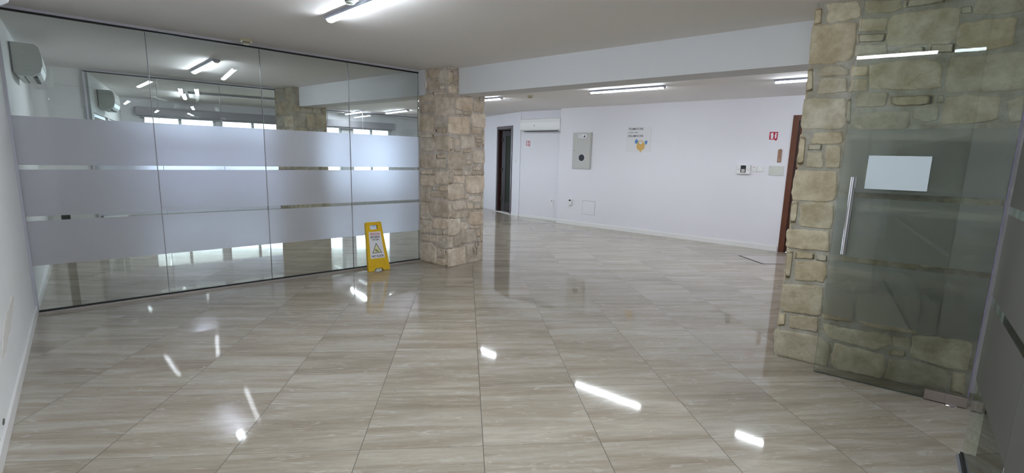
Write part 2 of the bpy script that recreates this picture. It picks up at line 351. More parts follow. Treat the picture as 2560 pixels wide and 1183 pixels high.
PILLAR_LEFT_STONES=[[(0.021,2.48),(0.18,2.48),(0.207,2.442),(0.161,2.362),(0.029,2.368)],
[(0.235,2.48),(0.422,2.48),(0.422,2.379),(0.342,2.364),(0.225,2.407)],
[(0.448,2.48),(0.584,2.48),(0.576,2.472),(0.448,2.48)],
[(0.448,2.453),(0.525,2.456),(0.618,2.445),(0.619,2.285),(0.448,2.306)],
[(0.029,2.356),(0.188,2.352),(0.206,2.286),(0.122,2.204),(0.027,2.219)],
[(0.216,2.35),(0.422,2.338),(0.404,2.227),(0.233,2.239)],
[(0.439,2.28),(0.565,2.27),(0.565,2.227),(0.439,2.23)],
[(0.05,2.189),(0.261,2.191),(0.333,2.166),(0.327,2.105),(0.064,2.091)],
[(0.315,2.209),(0.569,2.203),(0.566,2.162),(0.32,2.169)],
[(0.074,2.062),(0.342,2.076),(0.35,1.975),(0.082,1.969)],
[(0.374,2.141),(0.62,2.128),(0.621,1.907),(0.374,1.918)],
[(0.053,1.936),(0.25,1.932),(0.341,1.897),(0.313,1.716),(0.051,1.732)],
[(0.356,1.891),(0.579,1.889),(0.579,1.773),(0.359,1.767)],
[(0.377,1.755),(0.588,1.751),(0.588,1.707),(0.377,1.715)],
[(0.051,1.685),(0.368,1.693),(0.359,1.647),(0.05,1.649)],
[(0.079,1.62),(0.35,1.624),(0.349,1.487),(0.192,1.474),(0.087,1.49)],
[(0.38,1.656),(0.622,1.656),(0.623,1.481),(0.38,1.493)],
[(0.048,1.43),(0.367,1.441),(0.367,1.264),(0.19,1.244),(0.046,1.281)],
[(0.386,1.441),(0.572,1.444),(0.569,1.388),(0.386,1.384)],
[(0.391,1.367),(0.555,1.376),(0.555,1.27),(0.391,1.265)],
[(0.047,1.217),(0.352,1.228),(0.352,1.181),(0.047,1.172)],
[(0.068,1.147),(0.352,1.166),(0.356,1.046),(0.252,1.024),(0.077,1.037)],
[(0.372,1.21),(0.624,1.226),(0.625,1.068),(0.372,1.066)],
[(0.035,0.995),(0.252,1.015),(0.251,0.822),(0.033,0.811)],
[(0.302,1.024),(0.421,1.031),(0.421,0.981),(0.302,0.973)],
[(0.44,1.032),(0.612,1.048),(0.606,0.986),(0.44,0.979)],
[(0.268,0.952),(0.508,0.974),(0.504,0.892),(0.272,0.894)],
[(0.527,0.956),(0.593,0.961),(0.593,0.893),(0.527,0.894)],
[(0.251,0.828),(0.622,0.87),(0.623,0.645),(0.291,0.637),(0.24,0.697)],
[(0.064,0.787),(0.22,0.8),(0.219,0.65),(0.073,0.629)],
[(0.041,0.609),(0.281,0.61),(0.28,0.581),(0.052,0.573)],
[(0.041,0.545),(0.29,0.565),(0.269,0.405),(0.039,0.383)],
[(0.311,0.6),(0.619,0.626),(0.614,0.499),(0.314,0.473)],
[(0.3,0.455),(0.489,0.471),(0.485,0.407),(0.31,0.397)],
[(0.509,0.467),(0.62,0.481),(0.62,0.424),(0.509,0.416)],
[(0.071,0.36),(0.218,0.372),(0.217,0.293),(0.076,0.28)],
[(0.238,0.362),(0.421,0.385),(0.411,0.299),(0.248,0.29)],
[(0.44,0.381),(0.624,0.399),(0.616,0.244),(0.43,0.237)],
[(0.048,0.242),(0.289,0.269),(0.38,0.216),(0.38,0.011),(0.046,0.003)],
[(0.415,0.215),(0.548,0.221),(0.549,0.111),(0.414,0.103)],
[(0.4,0.08),(0.558,0.093),(0.559,0.002),(0.4,0.007)],
[(0.568,0.211),(0.618,0.219),(0.607,0),(0.568,0)]]
PILLAR_RIGHT_STONES=[[(-0.001,2.48),(0.151,2.48),(0.143,2.467),(-0.001,2.455)],
[(-0.012,2.439),(0.054,2.443),(0.043,2.286),(-0.011,2.282)],
[(0.065,2.439),(0.143,2.445),(0.136,2.422),(0.065,2.418)],
[(0.065,2.396),(0.16,2.41),(0.155,2.344),(0.066,2.337)],
[(0.082,2.323),(0.144,2.332),(0.137,2.293),(0.074,2.287)],
[(-0.003,2.259),(0.145,2.283),(0.138,2.189),(-0.003,2.179)],
[(0.115,2.132),(0.393,2.168),(0.396,2.015),(0.303,1.99),(0.108,2.005)],
[(0.001,2.131),(0.083,2.145),(0.069,1.936),(0.002,1.922)],
[(0.428,2.109),(0.523,2.125),(0.613,2.111),(0.606,1.999),(0.421,2)],
[(0.531,2.195),(0.628,2.2),(0.621,2.141),(0.532,2.135)],
[(0.095,1.993),(0.221,1.991),(0.213,1.937),(0.096,1.933)],
[(0.237,1.978),(0.387,1.986),(0.371,1.939),(0.238,1.933)],
[(0.002,1.892),(0.355,1.92),(0.349,1.708),(0.175,1.693),(0.003,1.701)],
[(0.396,1.964),(0.652,1.973),(0.656,1.808),(0.477,1.802),(0.39,1.82)],
[(0.391,1.793),(0.593,1.792),(0.577,1.714),(0.392,1.716)],
[(0.611,1.769),(0.648,1.771),(0.644,1.555),(0.607,1.56)],
[(0.192,1.665),(0.445,1.678),(0.447,1.531),(0.201,1.518)],
[(0.082,1.629),(0.176,1.631),(0.168,1.551),(0.083,1.548)],
[(-0.003,1.651),(0.055,1.659),(0.048,1.491),(-0.002,1.484)],
[(0.462,1.679),(0.604,1.691),(0.601,1.656),(0.462,1.653)],
[(0.471,1.641),(0.596,1.647),(0.597,1.611),(0.472,1.609)],
[(0.49,1.597),(0.57,1.595),(0.562,1.553),(0.482,1.556)],
[(0.08,1.514),(0.201,1.515),(0.202,1.478),(0.08,1.481)],
[(0.243,1.496),(0.395,1.512),(0.387,1.477),(0.243,1.467)],
[(0.43,1.489),(0.663,1.513),(0.658,1.331),(0.424,1.336)],
[(0.302,1.457),(0.379,1.465),(0.38,1.377),(0.303,1.376)],
[(0.303,1.364),(0.398,1.371),(0.39,1.312),(0.313,1.311)],
[(-0.006,1.439),(0.269,1.451),(0.28,1.253),(-0.006,1.26)],
[(0.076,1.233),(0.234,1.225),(0.229,1.181),(0.076,1.184)],
[(0.252,1.228),(0.39,1.224),(0.381,1.173),(0.253,1.177)],
[(0.417,1.288),(0.589,1.294),(0.59,1.236),(0.408,1.239)],
[(0.409,1.218),(0.513,1.223),(0.504,1.174),(0.4,1.179)],
[(0.532,1.23),(0.65,1.229),(0.651,1.176),(0.533,1.181)],
[(-0.004,1.239),(0.054,1.239),(0.048,1.073),(-0.008,1.075)],
[(0.082,1.171),(0.28,1.162),(0.263,1.074),(0.077,1.097)],
[(0.298,1.168),(0.651,1.163),(0.655,0.997),(0.617,0.938),(0.394,0.941),(0.298,0.964)],
[(-0.007,1.063),(0.245,1.062),(0.257,0.883),(0.035,0.869),(-0.006,0.89)],
[(0.265,0.94),(0.348,0.93),(0.321,0.867),(0.266,0.87)],
[(0.358,0.897),(0.588,0.893),(0.59,0.82),(0.473,0.813),(0.368,0.845)],
[(-0.009,0.853),(0.036,0.851),(0.037,0.631),(-0.008,0.635)],
[(0.056,0.85),(0.294,0.843),(0.304,0.745),(0.106,0.733),(0.057,0.768)],
[(0.322,0.815),(0.435,0.802),(0.426,0.73),(0.319,0.738)],
[(0.454,0.781),(0.571,0.767),(0.572,0.72),(0.455,0.728)],
[(0.127,0.706),(0.342,0.704),(0.339,0.632),(0.125,0.63)],
[(0.054,0.724),(0.106,0.714),(0.107,0.625),(0.054,0.632)],
[(0.361,0.683),(0.633,0.676),(0.632,0.506),(0.478,0.507),(0.354,0.539)],
[(-0.011,0.623),(0.196,0.611),(0.198,0.443),(0.109,0.408),(-0.01,0.421)],
[(0.215,0.565),(0.335,0.554),(0.327,0.475),(0.216,0.461)],
[(0.373,0.504),(0.577,0.491),(0.578,0.45),(0.374,0.471)],
[(0.216,0.454),(0.489,0.446),(0.492,0.283),(0.236,0.282)],
[(-0.014,0.402),(0.065,0.393),(0.057,0.234),(-0.013,0.249)],
[(0.091,0.384),(0.19,0.379),(0.182,0.269),(0.083,0.262)],
[(0.523,0.408),(0.579,0.396),(0.58,0.341),(0.524,0.347)],
[(0.525,0.327),(0.576,0.321),(0.578,0.266),(0.526,0.272)],
[(0.598,0.879),(0.632,0.877),(0.632,0.716),(0.596,0.719)],
[(0.601,0.475),(0.633,0.472),(0.632,0.252),(0.602,0.256)],
[(-0.016,0.231),(0.292,0.235),(0.311,0),(-0.022,0.006)],
[(0.321,0.238),(0.639,0.238),(0.632,0),(0.41,0.002),(0.333,0.008)]]

# ------------------------------------------------------------------ materials used
M_WALL = mat('white_wall_paint', (.80, .785, .83), .7, spec=.3, bump=.06, bscale=60, var=.05, vscale=1.3)
M_WALL_L = mat('off_white_wall_paint', (.82, .83, .83), .7, spec=.3, bump=.10, bscale=45, var=.06, vscale=2)
M_CEIL = mat('ceiling_paint', (.88, .86, .85), .85, spec=.2, bump=.05, bscale=50, var=.04, vscale=1)
M_BEAM = mat('beam_paint', (.70, .71, .73), .8, spec=.2, bump=.04, bscale=50)
M_BASE = mat('skirting_white', (.80, .79, .78), .35, spec=.5)
M_FLOOR = floor_material()
M_STONE = stone_material('warm_limestone')
M_GLASS = glass_mat('clear_glass', (.955, .975, .965))
M_GLASS_D = glass_mat('door_glass', (.955, .975, .955), 0.9)
M_FROST = frost_mat('frosted_film', (.64, .61, .72), see=.45, dcol=(.80, .81, .83), rough=.8, dmix=.42)
M_FROST_D = frost_mat('frosted_door_film', (.72, .74, .74), see=.9, dcol=(.38, .385, .375), rough=.33, dmix=.34)
M_FROST_R = frost_mat('frosted_grey_film', (.60, .60, .57), see=.6, dcol=(.20, .195, .175), rough=.5, dmix=.55, refl=.02)
M_EDGE = mat('glass_edge_green', (.10, .16, .15), .2, spec=.6)
M_JOINT = mat('silicone_joint', (.22, .22, .24), .3)
M_JOINT_L = mat('polished_glass_edge', (.62, .66, .70), .15, spec=.8)
M_ALU = mat('brushed_aluminium', (.62, .62, .66), .32, metal=.85)
M_ALU_W = mat('white_lilac_channel', (.60, .60, .68), .35, metal=.25)
M_SILL = mat('satin_sill', (.58, .54, .52), .22, metal=.5)
M_BLACK = mat('black_rubber', (.012, .012, .012), .5)
M_CHROME = mat('chrome', (.82, .80, .83), .08, metal=1)
M_STEEL = mat('satin_steel', (.50, .43, .40), .28, metal=.9)
M_WHITE_P = mat('white_plastic', (.80, .80, .79), .35)
M_AC = mat('air_conditioner_plastic', (.66, .68, .65), .38)
M_AC_W = mat('air_conditioner_white', (.84, .84, .84), .3)
M_CREAM = mat('cream_plastic', (.72, .66, .48), .4)
M_LED = mat('led_diffuser', (.9, .9, .9), .4, emit=(.86, .93, 1.0), estr=LED)
M_LEDBODY = mat('batten_body', (.55, .58, .72), .4)
M_YELLOW = mat('yellow_plastic', (.78, .50, .015), .33, spec=.5)
M_LABEL = mat('white_label', (.80, .80, .84), .4)
M_RED_INK = mat('red_ink', (.55, .03, .08), .5)
M_INK = mat('dark_ink', (.012, .011, .022), .5)
M_GREYINK = mat('grey_ink', (.16, .16, .20), .5)
M_PALEYEL = mat('pale_yellow_print', (.75, .74, .42), .5)
M_PANEL = mat('grey_beige_enamel', (.50, .49, .46), .42)
M_PANEL_D = mat('grey_beige_enamel_edge', (.48, .48, .46), .42)
M_RED = mat('fire_sign_red', (.48, .02, .05), .35)
M_WOOD = mat('brown_wood', (.15, .045, .018), .38, var=.45, vscale=6)
M_WOOD2 = mat('dark_brown_wood', (.05, .018, .014), .4, var=.3, vscale=6)
M_WOODFR = mat('grey_brown_frame', (.10, .075, .085), .35)
M_DARKWOOD = mat('espresso_wood', (.022, .011, .011), .35)
M_GREENGL = mat('smoked_green_glass', (.045, .055, .04), .4, spec=.15)
M_TERRA = mat('tan_wood_strip', (.34, .19, .125), .55, var=.2, vscale=30)
M_ACRYL = mat('frosty_acrylic', (.60, .61, .56), .25, spec=.6)
M_PAPER = mat('pale_blue_paper', (.62, .70, .74), .6)
M_BLUE = mat('print_blue', (.10, .26, .52), .6)
M_BIRD = mat('print_amber', (.66, .42, .13), .6)
M_BLINDG = mat('lilac_grey_pelmet', (.33, .31, .35), .6)
M_WINFR = mat('white_window_frame', (.72, .73, .76), .35)
M_PAVE = mat('outside_paving', (.62, .60, .56), .8)
M_DUST = mat('bare_plaster', (.71, .69, .65), .9, bump=.3, bscale=30)
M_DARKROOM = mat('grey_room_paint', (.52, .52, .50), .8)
M_HOLE = mat('dark_void', (.01, .01, .01), .8)

# ------------------------------------------------------------------ room shell
def structure(o): return tag(o, kind='structure')
def wall(name, x0, y0, rz, length, material=M_WALL, z0=0, z1=H+.02, th=.10, holes=()):
    """wall face on local -y; holes = (xa, xb, za, zb)"""
    mb = MB(); xs = sorted(set([0, length]+[h[0] for h in holes]+[h[1] for h in holes]))
    for a, b in zip(xs, xs[1:]):
        hs = [h for h in holes if h[0] <= a+1e-6 and h[1] >= b-1e-6]
        if not hs: mb.box(a, b, 0, th, z0, z1)
        else:
            h = hs[0]
            if h[2] > z0: mb.box(a, b, 0, th, z0, h[2])
            if h[3] < z1: mb.box(a, b, 0, th, h[3], z1)
    return structure(place(mb.build(name, material), x0, y0, 0, rz))
def skirt(name, x0, y0, rz, a, b, h=.085, t=.014):
    return structure(place(box(name, M_BASE, None, a, b, -t, 0, 0, h, bevel=.003), x0, y0, 0, rz))

structure(box('floor', M_FLOOR, None, -14, 9, -10, 18, -.08, 0))
structure(box('ceiling', M_CEIL, None, -14, 9, -10, 18, H, H+.1))

# left wall, running away from the camera; x grows into the far office
wall('wall_left', -3.764+6*.595, 2.129-6*.804, 126.5, 6+3.62, M_WALL_L, th=.2)
skirt('baseboard_left', -3.764+6*.595, 2.129-6*.804, 126.5, 2.36, 5.93, h=.08)
skirt('baseboard_left_far', -3.764+6*.595, 2.129-6*.804, 126.5, 6.02, 9.6, h=.08)
wall('wall_return', -5.94, 5.02, 33.6, .62, M_WALL_L)
wins_l = [(.45, 2.05), (2.15, 3.75)]
wall('wall_left_far', -5.46, 5.37, 118.6, 4.35, M_WALL_L, holes=[(a, b, .45, 1.93) for a, b in wins_l])
for i, (a, b) in enumerate(wins_l):
    fr = MB(); c = .045
    for q in ((a, a+c, .45, 1.93), (b-c, b, .45, 1.93), (a+c, b-c, .45, .50), (a+c, b-c, 1.88, 1.93)): fr.box(q[0], q[1], .03, .08, q[2], q[3])
    f = structure(place(fr.build('window_%d' % (i+5), M_WINFR), -5.46, 5.37, 0, 118.6))
    box('window_pane', M_GLASS, f, a+c, b-c, .052, .058, .50, 1.88)
# far window wall
WX, WY, WR, WL = -7.53, 9.17, 33.0, 8.25
wins = [(.35, 1.75), (1.85, 3.25), (3.35, 4.75), (5.05, 6.2)]
wall('wall_windows', WX, WY, WR, WL, M_WALL, th=.18, holes=[(a, b, .30, 2.15) for a, b in wins])
for i, (a, b) in enumerate(wins):
    fr = MB(); c = .05
    for q in ((a, a+c, .30, 2.15), (b-c, b, .30, 2.15), (a+c, b-c, .30, .35), (a+c, b-c, 2.10, 2.15), ((a+b)/2-.03, (a+b)/2+.03, .35, 2.10)):
        fr.box(q[0], q[1], .05, .11, q[2], q[3])
    f = structure(place(fr.build('window_%d' % (i+1), M_WINFR), WX, WY, 0, WR))
    box('window_pane', M_GLASS, f, a+c, b-c, .078, .084, .35, 2.10)
p = thing('window_pelmet', 'long lilac-grey pelmet box across the top of the far windows, seen through the glass wall', 'pelmet', WX, WY, 0, WR)
box('pelmet_box', M_BLINDG, p, .25, 6.3, -.14, -.001, 2.13, 2.31, bevel=.008)
box('blind_roll', M_BLINDG, p, .35, 6.2, -.10, -.03, 2.09, 2.13)
# slanting wall with the dark doorway
KX, KY, KR = .41-.385*2.62, 11.2+.923*2.62, -67.4
SL = 2.62+ (Vector((1.2, 9.33))-Vector((.42, 11.2))).length+.0
d0, d1 = SL-1.24, SL-.385         # outer edges of the dark door frame along the wall
wall('wall_back_left', KX, KY, KR, SL, M_WALL, holes=[(d0+.02, d1-.02, 0, 2.17)])
skirt('baseboard_back_left', KX, KY, KR, d1+.01, SL, h=.06)
# recess wall with the air conditioner
NX, NY, NR = 1.2, 9.33, -45.6
wall('wall_recess', NX, NY, NR, 1.45, M_WALL)
skirt('baseboard_recess', NX, NY, NR, 0, 1.15, h=.06)
# long back wall and its left return
BX, BY, BR = 1.94, 8.28, -45.95
wall('wall_back', BX, BY, BR, 6.4, M_WALL, th=.14, holes=[(4.47, 5.42, 0, 2.17)])
wall('wall_back_return', BX+.22*math.cos(rad(44.05)), BY+.22*math.sin(rad(44.05)), BR-90, .21, M_WALL, th=.1)
skirt('baseboard_back', BX, BY, BR, -.012, 4.43, h=.085)
wall('wall_right_far', 6.40, 3.66, -135, 4.6, M_WALL)
# right hand neighbour room, dim
wall('wall_right', 3.06, .595, -14, 4.2, mat('pinkish_white_paint', (.76, .70, .70), .7, bump=.05), th=.1)
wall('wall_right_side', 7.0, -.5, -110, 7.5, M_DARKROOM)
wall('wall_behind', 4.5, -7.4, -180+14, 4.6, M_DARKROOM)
wall('wall_left_near', .0, -9.5, 126.5, 6.1, M_WALL_L, th=.2)

# beams on the line of pillars
def beam(name, x0, y0, rz, length, th=.30):
    return structure(place(box(name, M_BEAM, None, 0, length, 0, th, 2.178, H+.01), x0, y0, 0, rz))
beam('trim_1', -.305, 4.09, -44.5, 3.95)
beam('trim_2', -2.96, 6.46, -44.2, 3.25)
structure(place(box('trim_3', mat('ceiling_rail', (.30, .30, .33), .4), None, 0, 1.5, -.02, .02, H-.045, H), -5.30, 7.61, 0, 27))

# ------------------------------------------------------------------ stone pillars
def stone_poly(bm, lay, M, poly, h, seed, colr):
    rnd = random.Random(seed); n = 30
    cx = sum(p[0] for p in poly)/len(poly); cz = sum(p[1] for p in poly)/len(poly)
    per = [0]
    for a, b in zip(poly, poly[1:]+poly[:1]): per.append(per[-1]+math.hypot(b[0]-a[0], b[1]-a[1]))
    out = []
    for i in range(n):
        t = per[-1]*i/n
        k = max(j for j in range(len(poly)) if per[j] <= t+1e-9); a, b = poly[k], poly[(k+1) % len(poly)]
        f = (t-per[k])/max(1e-6, per[k+1]-per[k]); out.append([a[0]+(b[0]-a[0])*f, a[1]+(b[1]-a[1])*f])
    out = [[.12*out[i-1][j]+.76*out[i][j]+.12*out[(i+1) % n][j] for j in (0, 1)] for i in range(n)]   # soften corners
    out = [[cx+(x-cx)*1.03, cz+(z-cz)*1.03] for x, z in out]
    size = min(max(p[0] for p in poly)-min(p[0] for p in poly), max(p[1] for p in poly)-min(p[1] for p in poly))
    j = min(.011, size*.08); h = min(h, .003+size*.05)
    out = [[x+j*noise.noise((x*28, z*28, seed)), z+j*noise.noise((x*28, z*28, seed+50))] for x, z in out]
    rings = []
    for sc, hh, nz in ((1.03+.002/size, -.010, 0), (1.0, h*.55, min(.0015, size*.012)), (1-min(.2, .005/size*2), h*.95, .002), (.86, h, .003), (.66, h, .0035), (.44, h, .0035), (.2, h, .0035)):
        ring = []
        for x, z in out:
            X = cx+(x-cx)*sc; Z = cz+(z-cz)*sc
            nz = min(nz, size*.02)
            y = hh+nz*2*noise.noise((X*16, Z*16, seed*.37))+nz*1.5*noise.noise((X*45, Z*45, seed))
            ring.append(bm.verts.new(M @ Vector((X, -y, max(.0, min(H-.002, Z))))))
        rings.append(ring)
    fs = []
    for A, B in zip(rings, rings[1:]):
        for i in range(n): fs.append(bm.faces.new((A[i], A[(i+1) % n], B[(i+1) % n], B[i])))
    fs.append(bm.faces.new(rings[-1]))
    for f in fs:
        f.smooth = True
        for l in f.loops: l[lay] = (*colr, 1)

def random_stones(length, z0, z1, seed):
    rnd = random.Random(seed); out = []; z = z0
    while z < z1-.03:
        hh = min(rnd.choice((.10, .16, .20, .24)), z1-z); x = 0
        while x < length-.03:
            w_ = min(rnd.uniform(.10, .30), length-x)
            if length-x-w_ < .07: w_ = length-x
            g = .012
            q = [(x+g+rnd.uniform(0, .01), z+g+rnd.uniform(0, .012)), (x+w_-g-rnd.uniform(0, .01), z+g+rnd.uniform(0, .012)),
                 (x+w_-g-rnd.uniform(0, .01), z+hh-g-rnd.uniform(0, .01)), (x+g+rnd.uniform(0, .01), z+hh-g-rnd.uniform(0, .01))]
            out.append(q); x += w_
        z += hh
    return out

MORTAR = (.40, .375, .33)
def stone_colour(rnd, base):
    k = rnd.uniform(.82, 1.14); t = rnd.uniform(-.035, .04)
    return (base[0]*k+t, base[1]*k+t*.2, base[2]*k-t*.6)
def stonework(name, core, faces, base, material=M_STONE, MORTAR=(.40, .375, .33)):
    """core = [(x, y)...] plan polygon of the mortar core; faces = (x, y, rz, stones)"""
    bm = bmesh.new(); lay = bm.loops.layers.float_color.new('own')
    A = [bm.verts.new((x, y, 0)) for x, y in core]; B = [bm.verts.new((x, y, H)) for x, y in core]; n = len(core)
    for i in range(n): bm.faces.new((A[i], A[(i+1) % n], B[(i+1) % n], B[i]))
    bm.faces.new(A[::-1]); bm.faces.new(B)
    for f in bm.faces:
        for l in f.loops: l[lay] = (*MORTAR, 1)
    sd = 1
    for x, y, rz, stones in faces:
        M = Matrix.Translation((x, y, 0)) @ Matrix.Rotation(rad(rz), 4, 'Z')
        for q in stones:
            sd += 1; rnd = random.Random(sd*7+len(stones))
            stone_poly(bm, lay, M, q, rnd.uniform(.006, .012), sd, stone_colour(rnd, base))
    bmesh.ops.recalc_face_normals(bm, faces=bm.faces[:])
    me = bpy.data.meshes.new(name); bm.to_mesh(me); bm.free(); me.materials.append(material)
    o = bpy.data.objects.new(name, me); COL.objects.link(o); return o

def clipx(st, a, b):
    return [[(min(b, max(a, x)), z) for x, z in q] for q in st if min(b, max(p[0] for p in q))-max(a, min(p[0] for p in q)) > .012]

def pol(x, y, a, d): return (x+d*math.cos(rad(a)), y+d*math.sin(rad(a)))
# pillar in the middle
C1 = (-.305, 3.875); L1 = pol(*C1, 133, .637); R1_ = pol(*C1, 46, .645); B1 = (L1[0]+R1_[0]-C1[0], L1[1]+R1_[1]-C1[1])
o = stonework('stone_pillar', [C1, R1_, B1, L1], [
    (*L1, -47, clipx(PILLAR_LEFT_STONES, .012, .640)), (*C1, 46, clipx(PILLAR_RIGHT_STONES, -.004, .655)),
    (*R1_, 133, random_stones(.637, 0, 2.2, 3)), (*B1, -134, random_stones(.645, 0, 2.2, 4))], (.80, .70, .60), MORTAR=(.66, .60, .55))
tag(o, 'free-standing square pillar of beige limestone in the middle, between glass wall and open floor', 'pillar')
cr = MB()
for a, b in (((.50, .10), (.505, .17)), ((.505, .17), (.475, .23)), ((.505, .17), (.53, .22)), ((.53, .22), (.525, .29)), ((.475, .23), (.482, .30)), ((.53, .22), (.56, .26)), ((.45, .10), (.44, .17)), ((.44, .17), (.425, .21)), ((.44, .13), (.46, .16))):
    cr.tube((a[0], -.0165, a[1]), (b[0], -.0165, b[1]), .0032, 6, .002)
c_ = cr.build('branching_crack', mat('crack_brown', (.06, .035, .02), .9), None)
c_.matrix_world = Matrix.Translation((*C1, 0)) @ Matrix.Rotation(rad(46), 4, 'Z')
c_.parent = o
# pillar behind the glass wall
C2 = (-2.975, 6.315); L2 = pol(*C2, 139.5, .55); R2_ = pol(*C2, 46, .60); B2 = (L2[0]+R2_[0]-C2[0], L2[1]+R2_[1]-C2[1])
o = stonework('stone_pillar', [C2, R2_, B2, L2], [
    (*L2, -40.5, random_stones(.55, 0, H, 11)), (*C2, 46, random_stones(.60, 0, 2.2, 12))], (.52, .48, .39), MORTAR=(.44, .41, .36))
tag(o, 'greyer stone pillar standing behind the left glass wall, its lower part veiled by frosted film', 'pillar')
# big stone pier on the right
S0 = (2.238, 1.018); S1 = pol(*S0, -39, 1.078); S2 = pol(*S1, 51, .45); S3 = pol(*S0, 51, .45)
o = stonework('stone_pier', [S0, S1, S2, S3], [
    (*S0, -39, clipx([[(x+.02 if x > 1.0 else x, z) for x, z in q] for q in WALL_STONES], -.012, 1.082)), (*S3, -129, random_stones(.45, 0, 2.45, 22))], (.66, .60, .46), MORTAR=(.50, .485, .43))
tag(o, 'wide floor-to-ceiling pier of large cream limestone blocks at the right, behind the open glass door', 'pillar')

# ------------------------------------------------------------------ glass partitions
BANDS = ((.42, .80), (.838, 1.225), (1.262, 1.655))
def partition(x, y, rz, n, pw, label, glass, frost, zb=.03, zt=2.455, film_side=-1, detail=True, wallch=True, bands=BANDS, sw=.035, sm=None):
    t = thing('glass_partition', label, 'glass wall', x, y, 0, rz)
    Lg = n*pw
    s = box('bottom_sill', sm or M_SILL, t, 0, Lg, -sw, sw, 0, .018, bevel=.002)
    if sw < .03: box('sill_lip', M_JOINT, s, .002, Lg, -sw-.010, -sw, 0, .012)
    box('gasket', M_BLACK, s, 0, Lg, -.011, .011, .018, zb)
    s = box('top_channel', M_ALU_W, t, 0, Lg, -.022, .022, zt+.014, H)
    box('gasket', M_BLACK, s, 0, Lg, -.012, .012, zt, zt+.014)
    if wallch:
        mb = MB().box(-.004, .006, -.022, .022, 0, zt); mb.box(.006, .02, -.022, -.012, 0, zt); mb.box(.006, .02, .012, .022, 0, zt)
        mb.build('wall_channel', M_ALU_W, t)
    for i in range(n):
        a, b = i*pw+.003, (i+1)*pw-.003
        g = box('glass_panel', glass, t, a, b, -.005, .005, zb-.004, zt+.004)
        if i < n-1:
            box('joint_seal', M_JOINT, g, b-.0005, b+.0035, -.0055, .0055, zb, zt)
            box('panel_edge', M_JOINT_L, g, b+.004, b+.0062, -.0058, .0058, zb, zt)
        for za, zc in bands:
            mb = MB(); yy = film_side*.0062
            vs = [mb.bm.verts.new(q) for q in ((a-.002, yy, za), (b+.002, yy, za), (b+.002, yy, zc), (a-.002, yy, zc))]; mb.bm.faces.new(vs)
            mb.build('frosted_band', frost, g)
    return t
partition(-3.735, 2.088, 36.1, 4, .935, 'glass wall on the left with three frosted bands, from the white wall to the middle pillar', M_GLASS, M_FROST)
partition(-5.44, 5.30, 33.2, 3, .82, 'second frosted glass wall behind the first, ending at the rear stone pillar', M_GLASS, M_FROST)
partition(-4.30, 9.93, 33.4, 4, .90, 'farthest glass wall, in front of the bright windows', M_GLASS, M_FROST, bands=())
partition(2.385, -.233, -135, 4, .89, 'frosted glass wall at the right edge, dark grey, beside the open glass door', M_GLASS, M_FROST_R, film_side=-1, wallch=False, sw=.014, sm=M_BLACK)

# ------------------------------------------------------------------ open glass door
t = thing('glass_door', 'open frameless glass door with frosted bands and steel pull handle, folded against the stone pier', 'glass door', 2.333, .736, 0, -41.5)
g = box('glass_leaf', M_GLASS_D, t, 0, .78, -.005, .005, .008, 2.44)
box('glass_edge', M_EDGE, g, -.0012, 0, -.005, .005, .008, 2.44); box('glass_edge', M_EDGE, g, 0, .58, -.005, .005, .0066, .008)
box('hinge_edge', mat('lilac_seal', (.20, .17, .30), .3), g, .78, .784, -.006, .006, .07, 2.44)
for za, zc in BANDS:
    mb = MB(); mb.bm.faces.new([mb.bm.verts.new(q) for q in ((.002, .0062, za), (.778, .0062, za), (.778, .0062, zc), (.002, .0062, zc))])
    mb.build('frosted_band', M_FROST_D, g)
mb = MB()
hx = .072
for yy in (-.052, .052):
    mb.tube((hx, yy, .857), (hx, yy, 1.357), .0155, 24)
mb.build('pull_handle', M_CHROME, t, True)
st = MB()
for z in (.93, 1.285): st.tube((hx, -.052, z), (hx, .052, z), .008, 12)
st.build('handle_standoff', M_CHROME, t, True)
hp = MB().box(.585, .782, -.019, .019, .006, .068, bevel=.002).build('hinge_plate', M_STEEL, t)
MB().box(.680, .6815, -.0196, .0196, .008, .066).build('plate_seam', M_GREYINK, hp)
MB().box(.585, .782, -.019, .019, 2.385, 2.447, bevel=.002).build('hinge_plate', M_STEEL, t)
pv = MB().lathe([(.002, 0), (.032, 0), (.034, .004), (.026, .009), (.012, .012), (.002, .012)], 24, (.715, -.012, -.006)).build('floor_pivot', M_CHROME, t, True)
pp = MB().box(.133, .437, -.0062, -.0054, 1.286, 1.494).build('paper_sheet', M_PAPER, None); place(pp, 2.333, .736, 0, -41.5)
tag(pp, 'pale blue blank sheet of paper stuck on the open glass door', 'paper')

